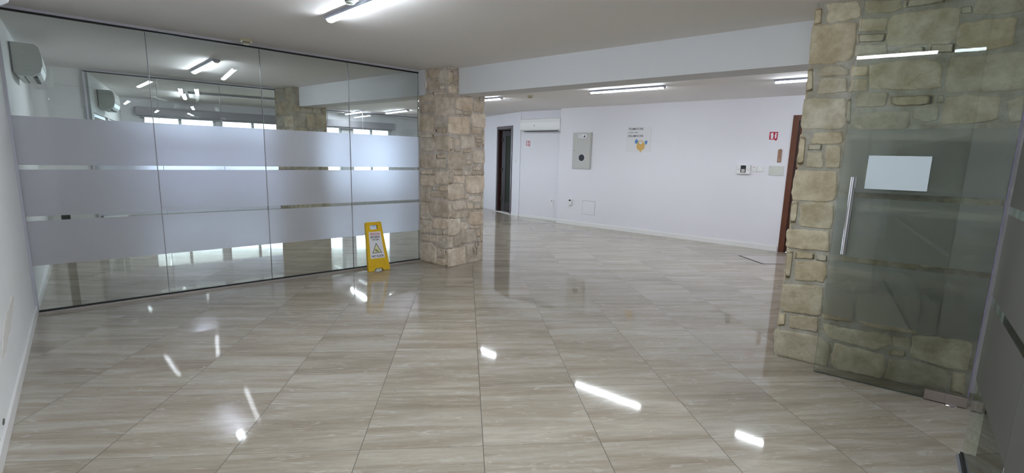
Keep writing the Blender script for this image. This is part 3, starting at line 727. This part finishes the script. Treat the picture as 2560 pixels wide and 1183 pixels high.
# ------------------------------------------------------------------ ceiling lights
def batten():
    t = thing('ceiling_light', 'x', 'light', 0, 0, 0, 0)
    MB().prism([(-.036, 0), (.036, 0), (.044, -.020), (.036, -.026), (-.036, -.026), (-.044, -.020)], 'x', 0, 1.2).build('housing', M_LEDBODY, t)
    pr = [(.030*math.cos(a), -.025-.020*math.sin(a)) for a in [math.pi*i/12 for i in range(13)]]
    MB().prism(pr, 'x', .012, 1.188).build('diffuser', M_LED, t, True)
    for a, b in ((0, .012), (1.188, 1.2)):
        MB().prism([(y*1.06, z*1.02) for y, z in pr], 'x', a, b).build('end_cap', M_WHITE_P, t)
    return t
proto = batten()
LIGHTS = [(-1.19, 1.97, -49.5, 'lit ceiling batten nearest the camera, cut by the top edge of the photo'),
          (-3.83, 5.04, -51.5, 'lit ceiling batten behind the left glass wall, nearest to it'),
          (1.853, 5.472, -44, 'lit ceiling batten in front of the long white wall, whole between the pillars'),
          (3.84, 3.84, -44, 'lit ceiling batten partly hidden by the right stone pier'),
          (.50, -.35, -44.5, 'lit ceiling batten overhead, seen only as a streak in the open glass door'),
          (2.25, -3.9, -55, 'lit ceiling batten beyond the frosted wall at the right, seen only as a reflection'),
          (-.35, -.30, -58, 'lit ceiling batten above the camera, seen only as a faint reflection in the glass wall'),
          (-5.46, 7.75, 117, 'lit ceiling batten seen end-on beyond the second glass wall, the nearer of two'),
          (-6.65, 10.1, 117, 'lit ceiling batten seen end-on near the far windows, the farther of two'),
          (-2.15, 10.75, -57, 'lit ceiling batten beyond the beam, seen through the last left glass panel'),
          (-3.35, 11.5, -57, 'lit ceiling batten added close to the far windows to brighten the far room'),  # extra batten, added to lift the dark wall above the far windows
          (-.30, 7.55, -46, 'lit ceiling batten hidden behind the middle pillar, only its glow showing')]
for i, (x, y, rz, lab) in enumerate(LIGHTS):
    o = proto if i == 0 else dup(proto)
    place(o, x, y, H, rz); tag(o, lab, 'light', 'white linear ceiling lights')

# ------------------------------------------------------------------ smoke detectors
def detector(x, y, lab, m=M_CREAM, s=1.0):
    t = thing('smoke_detector', lab, 'smoke detector', x, y, H)
    MB().lathe([(.002, 0), (.055*s, 0), (.055*s, -.018), (.050*s, -.024), (.002, -.024)], 32).build('base', m, t, True)
    MB().lathe([(.002, -.024), (.034*s, -.024), (.034*s, -.040), (.024*s, -.048), (.002, -.050)], 32).build('sensor_head', m, t, True)
    MB().lathe([(.0345*s, -.028), (.0352*s, -.029), (.0352*s, -.034), (.0345*s, -.035)], 32).build('vent_ring', M_GREYINK, t)
detector(-2.235, 2.93, 'cream smoke detector on the ceiling beside the top rail of the left glass wall')
detector(1.00, 6.33, 'cream smoke detector on the far ceiling beyond the beam')
detector(-.905, 1.43, 'pale round detector on the ceiling beside the nearest light', mat('pale_green_plastic', (.62, .70, .62), .4))

# ------------------------------------------------------------------ air conditioners
def aircon(x, y, z, rz, length, lab, m, hgt=.30, dep=.21, group=None):
    # local x along the wall, front on -y, z from the bottom
    t = thing('air_conditioner', lab, 'air conditioner', x, y, z, rz, group)
    pr = [(0, hgt), (0, .045), (-.035, 0), (-dep*.62, -.0), (-dep*.93, .045), (-dep, .10), (-dep*1.0, .19), (-dep*.93, hgt*.93), (-dep*.80, hgt)]
    MB().prism(pr, 'x', 0, length).build('casing', m, t)
    e = .004
    MB().prism([(-dep*.20, hgt-.03), (-dep*.95, hgt-.045), (-dep*.99, .11), (-dep*.85, .055), (-dep*.24, .055)], 'x', -e, .0).build('end_cover', m, t)
    MB().prism([(-dep*1.0-.004, .105), (-dep*1.0-.004, .195), (-dep*.93-.004, hgt*.93), (-dep*.93+.004, hgt*.93), (-dep+.002, .19), (-dep+.002, .105)], 'x', .01, length-.01).build('front_panel', m, t)
    MB().box(.08, length-.08, -dep*.80, -dep*.66, -.004, .012).build('air_outlet', M_BLACK, t)
    MB().prism([(-dep*.64, -.003), (-dep*.90, .034), (-dep*.90, .040), (-dep*.64, .004)], 'x', .07, length-.07).build('louvre', m, t)
    MB().box(.08, length-.08, -dep*.40, -dep*.35, -.004, .012).build('slot', M_BLACK, t)
    box('wall_bracket', M_GREYINK, t, -.003, .012, -.012, -.001, .03, hgt-.01)
    return t
u_ = (-.595, .804)
aircon(-3.764+u_[0]*.95, 2.129+u_[1]*.95, 2.07, 126.5, .80, 'white split air conditioner on the left wall just behind the glass wall', M_AC)
aircon(-5.46-.479*.98, 5.37+.878*.98, 2.02, 118.6, .80, 'grey-looking split air conditioner on the far left wall beyond the second glass wall', M_AC)
aircon(-3.764-u_[0]*2.80, 2.129-u_[1]*2.80, 2.09, 126.5, .80, 'white air conditioner whose corner peeks in at the very top left', M_AC_W)
ac = aircon(NX+.12*math.cos(rad(NR)), NY+.12*math.sin(rad(NR)), 2.02, NR, 1.12, 'white split air conditioner in the recess above the fire sign', M_AC_W, hgt=.285, dep=.19)
MB().lathe([(.001, -.1975), (.012, -.1975), (.012, -.1935), (.001, -.1935)], 20, (.42, 0, .13), 'y').build('round_badge', M_GREYINK, ac)

# ------------------------------------------------------------------ things on the long back wall
def on_back(name, lab, cat, group=None): return thing(name, lab, cat, BX, BY, 0, BR, group)
t = on_back('distribution_board', 'tall grey-beige metal electrical panel on the white wall, with round black sticker', 'electrical panel')
box('frame', M_PANEL_D, t, .352, .811, -.022, -.0005, 1.217, 1.975, bevel=.003)
dr = box('door', M_PANEL, t, .372, .791, -.030, -.022, 1.235, 1.930, bevel=.002)
box('top_strip', M_PANEL, t, .372, .791, -.028, -.022, 1.938, 1.965)
MB().lathe([(.001, -.034), (.008, -.034), (.009, -.030), (.001, -.030)], 16, (.405, 0, 1.60), 'y').build('lock', M_GREYINK, dr)
lb = box('warning_label', M_LABEL, dr, .49, .685, -.0312, -.030, 1.865, 1.935)
shape('warning_triangle', [[(.612, 1.877), (.668, 1.877), (.640, 1.925)]], .0006, M_INK, lb, y=-.0320)
text('ΠΡΟΣΟΧΗ', .018, .505, 1.912, -.0318, M_INK, lb, width=.07); text('DANGER', .018, .497, 1.892, -.0318, M_INK, lb, width=.095); text('ΚΙΝΔΥΝΟΣ', .014, .500, 1.874, -.0318, M_GREYINK, lb, width=.09)
sk = MB().lathe([(.001, -.0318), (.078, -.0318), (.078, -.030), (.001, -.030)], 36, (.590, 0, 1.452), 'y').build('round_sticker_rim', M_LABEL, dr)
MB().lathe([(.001, -.0326), (.071, -.0326), (.071, -.0318), (.001, -.0318)], 36, (.590, 0, 1.452), 'y').build('round_sticker', M_INK, dr)

# acrylic poster
t = on_back('acrylic_poster', 'clear square poster reading TEAMWORK make the DREAMWORK above a yellow winged figure', 'poster')
box('sheet', mat('clear_acrylic', (.77, .765, .78), .25), t, 1.585, 2.095, -.006, -.001, 1.584, 2.068)
text('TEAMWORK', .062, 1.625, 2.005, -.0068, M_INK, t, width=.315, bold=.0003)
text('make the', .050, 1.622, 1.945, -.0068, M_GREYINK, t, width=.205, shear=.35)
text('DREAMWORK', .060, 1.618, 1.872, -.0068, M_INK, t, width=.325, bold=.0003)
body = [(1.90+.085*math.cos(a)*(1-.18*math.sin(a)), 1.715+.10*math.sin(a)) for a in [2*math.pi*i/28 for i in range(28)]]
shape('printed_figure', [body], .0006, M_BIRD, t, y=-.0074)
shape('printed_figure', [[(1.882, 1.625), (1.925, 1.625), (1.915, 1.598), (1.92, 1.588), (1.900, 1.580), (1.886, 1.592), (1.892, 1.602)]], .0006, M_BIRD, t, y=-.0072)
shape('printed_wing', [[(1.845, 1.775), (1.835, 1.815), (1.795, 1.838), (1.790, 1.812), (1.772, 1.805), (1.782, 1.785), (1.768, 1.768), (1.79, 1.75), (1.815, 1.745)]], .0006, M_BLUE, t, y=-.0072)
shape('printed_wing', [[(1.975, 1.775), (1.985, 1.80), (2.040, 1.805), (2.028, 1.785), (2.040, 1.768), (2.022, 1.755), (2.025, 1.735), (1.995, 1.725)]], .0006, M_BLUE, t, y=-.0072)
shape('printed_face', [[(1.90+.034*math.cos(a), 1.770+.030*math.sin(a)) for a in [2*math.pi*i/16 for i in range(16)]]], .0006, M_LABEL, t, y=-.0080)
for q in ((1.888, 1.782), (1.915, 1.778), (1.902, 1.760)):
    shape('printed_dot', [[(q[0]+.006*math.cos(a), q[1]+.006*math.sin(a)) for a in [2*math.pi*i/10 for i in range(10)]]], .0004, M_INK, t, y=-.0086)

t = on_back('wall_cover_plate', 'flush white square cover low on the white wall', 'cover plate')
box('surround', M_PANEL_D, t, .648, .965, -.002, -.0002, .256, .556); box('plate', M_WALL, t, .656, .957, -.006, -.002, .263, .546, bevel=.001)
t = on_back('wall_box', 'small white box with a dark display low on the wall near the corner', 'control box')
box('casing', M_WHITE_P, t, .315, .392, -.035, -.0005, .432, .560, bevel=.004)
box('display', M_INK, t, .322, .372, -.036, -.034, .515, .548); box('button', M_GREYINK, t, .330, .352, -.037, -.034, .470, .476)
t = on_back('blank_socket', 'pale double socket plate just below the small white box', 'socket')
box('plate', M_WHITE_P, t, .235, .312, -.010, -.0005, .345, .41, bevel=.002); box('insert', M_WALL, t, .245, .270, -.012, -.010, .36, .395); box('insert', M_WALL, t, .278, .302, -.012, -.010, .36, .395)

def fire_sign(x, y, rz, s, z, w_, lab):
    t = thing('fire_sign', lab, 'sign', x, y, 0, rz, 'red fire extinguisher signs')
    box('backing', M_LABEL, t, s-.006, s+w_+.006, -.003, -.0005, z-.006, z+w_+.006)
    box('red_panel', M_RED, t, s, s+w_, -.0042, -.003, z, z+w_)
    a = w_
    shape('extinguisher_symbol', [[(s+a*.20, z+a*.10), (s+a*.48, z+a*.10), (s+a*.48, z+a*.72), (s+a*.42, z+a*.82), (s+a*.42, z+a*.90), (s+a*.28, z+a*.90), (s+a*.12, z+a*.74), (s+a*.14, z+a*.55), (s+a*.20, z+a*.66)]], .0006, M_LABEL, t, y=-.005)
    fl_ = [(s+a*.66, z+a*.12)]
    for i in range(4): fl_ += [(s+a*.92, z+a*(.20+.2*i)), (s+a*.80, z+a*(.27+.2*i))]
    fl_ += [(s+a*.88, z+a*.90), (s+a*.66, z+a*.86), (s+a*.72, z+a*.7), (s+a*.62, z+a*.52), (s+a*.7, z+a*.34)]
    shape('flame_symbol', [fl_], .0006, M_LABEL, t, y=-.005)
    shape('corner_notch', [[(s+a*.66, z), (s+a*.94, z), (s+a*.90, z-a*.13), (s+a*.70, z-a*.10)]], .0008, M_RED, t, y=-.0044)
fire_sign(BX, BY, BR, 4.133, 1.815, .122, 'square red fire extinguisher sign on the long wall left of the brown door')
fire_sign(NX, NY, NR, .17, 1.70, .112, 'small red fire extinguisher sign under the air conditioner in the recess')
t = on_back('wooden_strip', 'short upright strip of tan wood on the wall below the right fire sign', 'wood strip')
MB().prism([(4.290, 1.452), (4.345, 1.452), (4.345, 1.655), (4.328, 1.658), (4.318, 1.672), (4.308, 1.658), (4.290, 1.655)], 'y', -.014, -.0005).build('board', M_TERRA, t)
MB().lathe([(.001, -.018), (.007, -.018), (.007, -.014), (.001, -.014)], 12, (4.316, 0, 1.49), 'y').build('stud', M_WHITE_P, t)
t = on_back('acrylic_plate', 'pale greenish blank acrylic plate screwed to the wall beside the brown door', 'plate')
box('plate', M_ACRYL, t, 4.185, 4.400, -.012, -.003, 1.242, 1.392, bevel=.002)
for q in ((4.20, 1.378), (4.385, 1.378), (4.20, 1.256), (4.385, 1.256)):
    MB().lathe([(.001, -.016), (.006, -.016), (.007, -.012), (.001, -.012)], 12, (q[0], 0, q[1]), 'y').build('screw_cap', M_ALU, t)
t = on_back('wall_keypad', 'white wall unit with a dark rounded window beside the light switches', 'alarm unit')
box('casing', M_WHITE_P, t, 3.695, 3.905, -.045, -.0005, 1.246, 1.402, bevel=.008)
shape('window', [rrect(3.758, 3.842, 1.268, 1.388, .012)], .002, M_INK, t, y=-.0465)
shape('button', [rrect(3.772, 3.828, 1.275, 1.328, .006)], .003, M_PANEL, t, y=-.0495)
for q in (3.725, 3.878): MB().lathe([(.001, -.0475), (.009, -.0475), (.009, -.045), (.001, -.045)], 12, (q, 0, 1.32), 'y').build('screw_cap', M_PANEL, t)
t = on_back('light_switch', 'white switch plate with a red mark touching the wall unit', 'switch', 'switch plates by the wall unit')
box('plate', M_WHITE_P, t, 3.918, 3.998, -.010, -.0005, 1.295, 1.378, bevel=.002); box('rocker', M_WHITE_P, t, 3.935, 3.98, -.014, -.010, 1.305, 1.345, bevel=.001); box('indicator', M_RED_INK, t, 3.945, 3.97, -.0115, -.010, 1.360, 1.367)
t = on_back('light_switch', 'white double switch plate, the right one of the pair', 'switch', 'switch plates by the wall unit')
box('plate', M_WHITE_P, t, 4.008, 4.095, -.010, -.0005, 1.293, 1.376, bevel=.002); box('rocker', M_WHITE_P, t, 4.018, 4.048, -.014, -.010, 1.305, 1.360, bevel=.001); box('rocker', M_WHITE_P, t, 4.055, 4.086, -.014, -.010, 1.305, 1.360, bevel=.001)
# socket in the recess and switch by the dark door
t = thing('light_switch', 'small white light switch on the wall beside the dark door', 'switch', KX, KY, 0, KR)
box('plate', M_WHITE_P, t, d1+.11, d1+.19, -.012, -.0005, 1.30, 1.385, bevel=.002); box('rocker', M_WHITE_P, t, d1+.13, d1+.17, -.018, -.012, 1.32, 1.365, bevel=.001)
t = thing('wall_socket', 'small white socket low in the recess, half hidden by the wall corner', 'socket', NX, NY, 0, NR)
box('plate', M_WHITE_P, t, .93, 1.01, -.012, -.0005, .40, .49, bevel=.002); MB().lathe([(.001, -.014), (.012, -.014), (.012, -.012), (.001, -.012)], 12, (.97, 0, .455), 'y').build('hole', M_INK, t)
box('lower_plate', M_WHITE_P, t, .93, 1.01, -.010, -.0005, .33, .385, bevel=.002)

# ------------------------------------------------------------------ doors
def door_frame(name, x, y, rz, a, b, top, fw_, dep, m):
    mb = MB(); e = .016
    for q in ((a, a+fw_, 0, top), (b-fw_, b, 0, top), (a+fw_, b-fw_, top-fw_, top)): mb.box(q[0], q[1], -e, dep, q[2], q[3], bevel=.003)
    return structure(place(mb.build(name, m), x, y, 0, rz))
# dark doorway with the leaf swung inwards
f = door_frame('door_1', KX, KY, KR, d0, d1, 2.19, .065, .10, M_WOODFR)
inn = MB()
for q in ((d0+.065, d0+.085, 0, 2.125), (d1-.085, d1-.065, 0, 2.125), (d0+.085, d1-.085, 2.105, 2.125)): inn.box(q[0], q[1], .02, .10, q[2], q[3])
inn.build('door_stop', M_WOOD2, f)
lf = bpy.data.objects.new('door_leaf', None); COL.objects.link(lf); lf.parent = f; lf.location = (d0+.09, .10, 0); lf.rotation_euler = (0, 0, rad(38))
mb = MB(); LW = .70
for q in ((0, .11, .01, 2.09), (LW-.11, LW, .01, 2.09), (.11, LW-.11, .01, .24), (.11, LW-.11, 1.96, 2.09)): mb.box(q[0], q[1], 0, .04, q[2], q[3], bevel=.003)
lp = mb.build('leaf_frame', M_DARKWOOD, f); lp.location = lf.location; lp.rotation_euler = lf.rotation_euler
bpy.data.objects.remove(lf)
gp = box('leaf_glass', M_GREENGL, f, .11, LW-.11, .012, .028, .24, 1.96); gp.location = lp.location; gp.rotation_euler = lp.rotation_euler
for z in (.28, 1.05, 1.82):
    box('hinge', M_ALU, f, d0+.068, d0+.12, .094, .101, z, z+.10)
box('threshold', M_BASE, f, d0, d1, -.03, .12, 0, .012)
# dark cupboard room behind it
mb = MB()
mb.box(d0-.5, d1+.5, 1.9, 1.95, 0, H); mb.box(d0-.55, d0-.5, .12, 1.95, 0, H); mb.box(d1+.18, d1+.23, .12, 1.95, 0, H)
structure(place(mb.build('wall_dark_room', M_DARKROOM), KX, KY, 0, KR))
# brown wooden door at the right end of the long wall
f = door_frame('door_2', BX, BY, BR, 4.45, 5.45, 2.19, .085, .12, M_WOOD)
mb = MB().box(4.535, 5.365, .035, .075, .005, 2.105, bevel=.003)
lf = mb.build('door_leaf', M_WOOD, f)
box('door_stop', M_WOOD2, f, 4.535, 4.555, .015, .035, 0, 2.105)
box('door_panel', M_WOOD2, lf, 4.66, 5.24, .031, .036, .3, 1.9, bevel=.002)
box('door_closer', M_WHITE_P, f, 4.56, 4.80, -.02, .034, 2.045, 2.10, bevel=.004)
nt_ = place(box('door_notice', M_LABEL, None, 4.575, 4.72, .031, .0345, 1.0, 1.30), BX, BY, 0, BR)
tag(nt_, 'white notice on the brown door, mostly hidden by the stone pier', 'notice')

# ------------------------------------------------------------------ floor access cover
P4 = [(4.172, 4.157), (5.35, 4.12), (5.40, 4.70), (4.155, 4.731)]
t = thing('floor_access_cover', 'tiled floor access cover with an open dark joint, in front of the brown door', 'floor hatch', P4[0][0], P4[0][1])
def rel(p, k): return (p[0]-P4[0][0]+k[0], p[1]-P4[0][1]+k[1])
mb = MB().prism([rel(P4[0], (-.012, -.012)), rel(P4[1], (.012, -.012)), rel(P4[2], (.012, .012)), rel(P4[3], (-.012, .012))], 'z', .0002, .0016)
mb.build('joint', mat('dark_joint', (.05, .04, .035), .7), t)
cv = MB().prism([rel(P4[0], (.02, .004)), rel(P4[1], (-.004, .004)), rel(P4[2], (-.004, -.001)), rel(P4[3], (.02, -.001))], 'z', .0008, .0026).build('cover_tile', mat('cover_travertine', (.50, .44, .40), .12, var=.12, vscale=5), t)

# ------------------------------------------------------------------ black cable post in the corner of the far office
t = thing('cable_post', 'slim black post behind the left glass wall, reflected as a dark streak', 'post', -5.62, 4.95, 0, 33)
box('post', M_BLACK, t, -.045, .045, -.045, .045, 0, .86, bevel=.004); box('foot', M_BLACK, t, -.06, .06, -.06, .06, 0, .015)

# ------------------------------------------------------------------ wall damage
def patch(name, pts, m, parent_xyrz, th=.0025):
    mb = MB().prism(pts, 'y', -th, -.0002); return place(mb.build(name, m), parent_xyrz[0], parent_xyrz[1], 0, parent_xyrz[2])
wl = bpy.data.objects['wall_left']
def on_left(name, pts, m):
    mb = MB().prism(pts, 'y', -.003, -.0002); return mb.build(name, m, wl)
rn = random.Random(5)
def blob(cx, cz, rx, rz_, n=22, j=.28): return [(cx+rx*math.cos(a)*(1+j*(rn.random()-.5)), cz+rz_*math.sin(a)*(1+j*(rn.random()-.5))) for a in [2*math.pi*i/n for i in range(n)]]

on_left('plaster_patch', [(x, z+(x-4.2)*.16) for x, z in blob(4.2, .41, .36, .055, 30, .5)], M_DUST)
on_left('scuff_mark', blob(6-2.43, .10, .03, .012, 12), mat('scuff', (.10, .10, .09), .9))
# ------------------------------------------------------------------ wet floor sign leaning on the glass
t = thing('wet_floor_sign', 'yellow plastic wet floor sign leaning against the left glass wall', 'warning sign', -1.150, 3.694, .004, 34)
t.rotation_euler = (rad(-15.2), 0, rad(34))
SH = .605
def xe(h): return .140-(.140-.099)*h/SH
def sign_panel(name, y, th, front):
    outer = [(-.140, 0), (-.066, 0), (-.048, .030), (.040, .030), (.058, 0), (.140, 0), (xe(SH), SH-.008), (.090, SH), (-.090, SH), (-xe(SH), SH-.008)]
    hole = [(p[0], p[1]) for p in rrect(-.050, .050, .512, .570, .010)]
    return shape(name, [outer, hole], th, M_YELLOW, t, y=y, bevel=.0015)
sign_panel('front_panel', .002, .006, True); sign_panel('back_panel', .030, .006, False)
mb = MB()
for s_ in (-1, 1):
    mb.prism([(s_*.140, 0), (s_*(.140-.010), 0), (s_*(xe(SH)-.010), SH-.01), (s_*xe(SH), SH-.01)], 'y', -.006, .022)
mb.prism([(-.098, SH-.016), (.098, SH-.016), (.092, SH), (-.092, SH)], 'y', -.006, .038)
mb.build('side_rim', M_YELLOW, t)
rb = MB()
for k in range(5):
    for s_ in (-1, 1):
        x0 = s_*(.012+.024*k); x1 = x0+s_*(-.030+.0); z0, z1 = .050, .130
        a = .0045
        q = [(x0+s_*.020-a, z0), (x0+s_*.020+a, z0), (x0-s_*.010+a, z1), (x0-s_*.010-a, z1)]
        if max(abs(p[0]) for p in q) < .128: rb.prism(q, 'y', -.004, .002)
rb.build('moulded_ribs', M_YELLOW, t)
lb = shape('label_plate', [[(-.092, .160), (-.086, .152), (.086, .152), (.092, .160), (.076, .475), (.070, .482), (-.070, .482), (-.076, .475)]], .002, M_LABEL, t, y=-.001, bevel=.0005)
rim = shape('label_rim', [[(-.097, .154), (-.088, .146), (.088, .146), (.097, .154), (.080, .480), (.073, .488), (-.073, .488), (-.080, .480)]], .001, M_PANEL_D, t, y=.0008)
def tx(body, size, x, z, m, width, bold=0): text(body, size, x, z, -.0022, m, lb, width=width, bold=bold)
tx('ΠΡΟΣΟΧΗ', .038, -.064, .440, M_RED_INK, .128, .0006)
tx('BΡΕΓΜΕΝΟ', .032, -.062, .405, M_INK, .122, .0006)
tx('ΠΑΤΩΜΑ', .030, -.046, .374, M_INK, .092, .0005)
tx('WET FLOOR', .036, -.078, .166, M_INK, .156, .0007)
shape('warning_triangle', [[(-.064, .215), (.064, .215), (0, .345)], [(-.050, .223), (.050, .223), (0, .327)]], .0006, M_GREYINK, lb, y=-.0024)
shape('warning_triangle', [[(-.050, .223), (.050, .223), (0, .327)]], .0004, M_PALEYEL, lb, y=-.0021)
fig = MB()
for a, b in (((-.022, .258), (-.006, .240)), ((-.018, .262), (.002, .246)), ((.002, .246), (.016, .254)), ((.002, .246), (.020, .236)), ((-.020, .270), (-.022, .258)), ((-.008, .256), (.006, .266)), ((-.022, .234), (.024, .231))):
    fig.tube((a[0], -.0026, a[1]), (b[0], -.0026, b[1]), .0022, 6)
fig.build('slipping_figure', M_INK, lb)

# ------------------------------------------------------------------ outside
structure(place(box('pavement', M_PAVE, None, -6, 16, .3, 12, -.12, -.02), WX, WY, 0, WR))
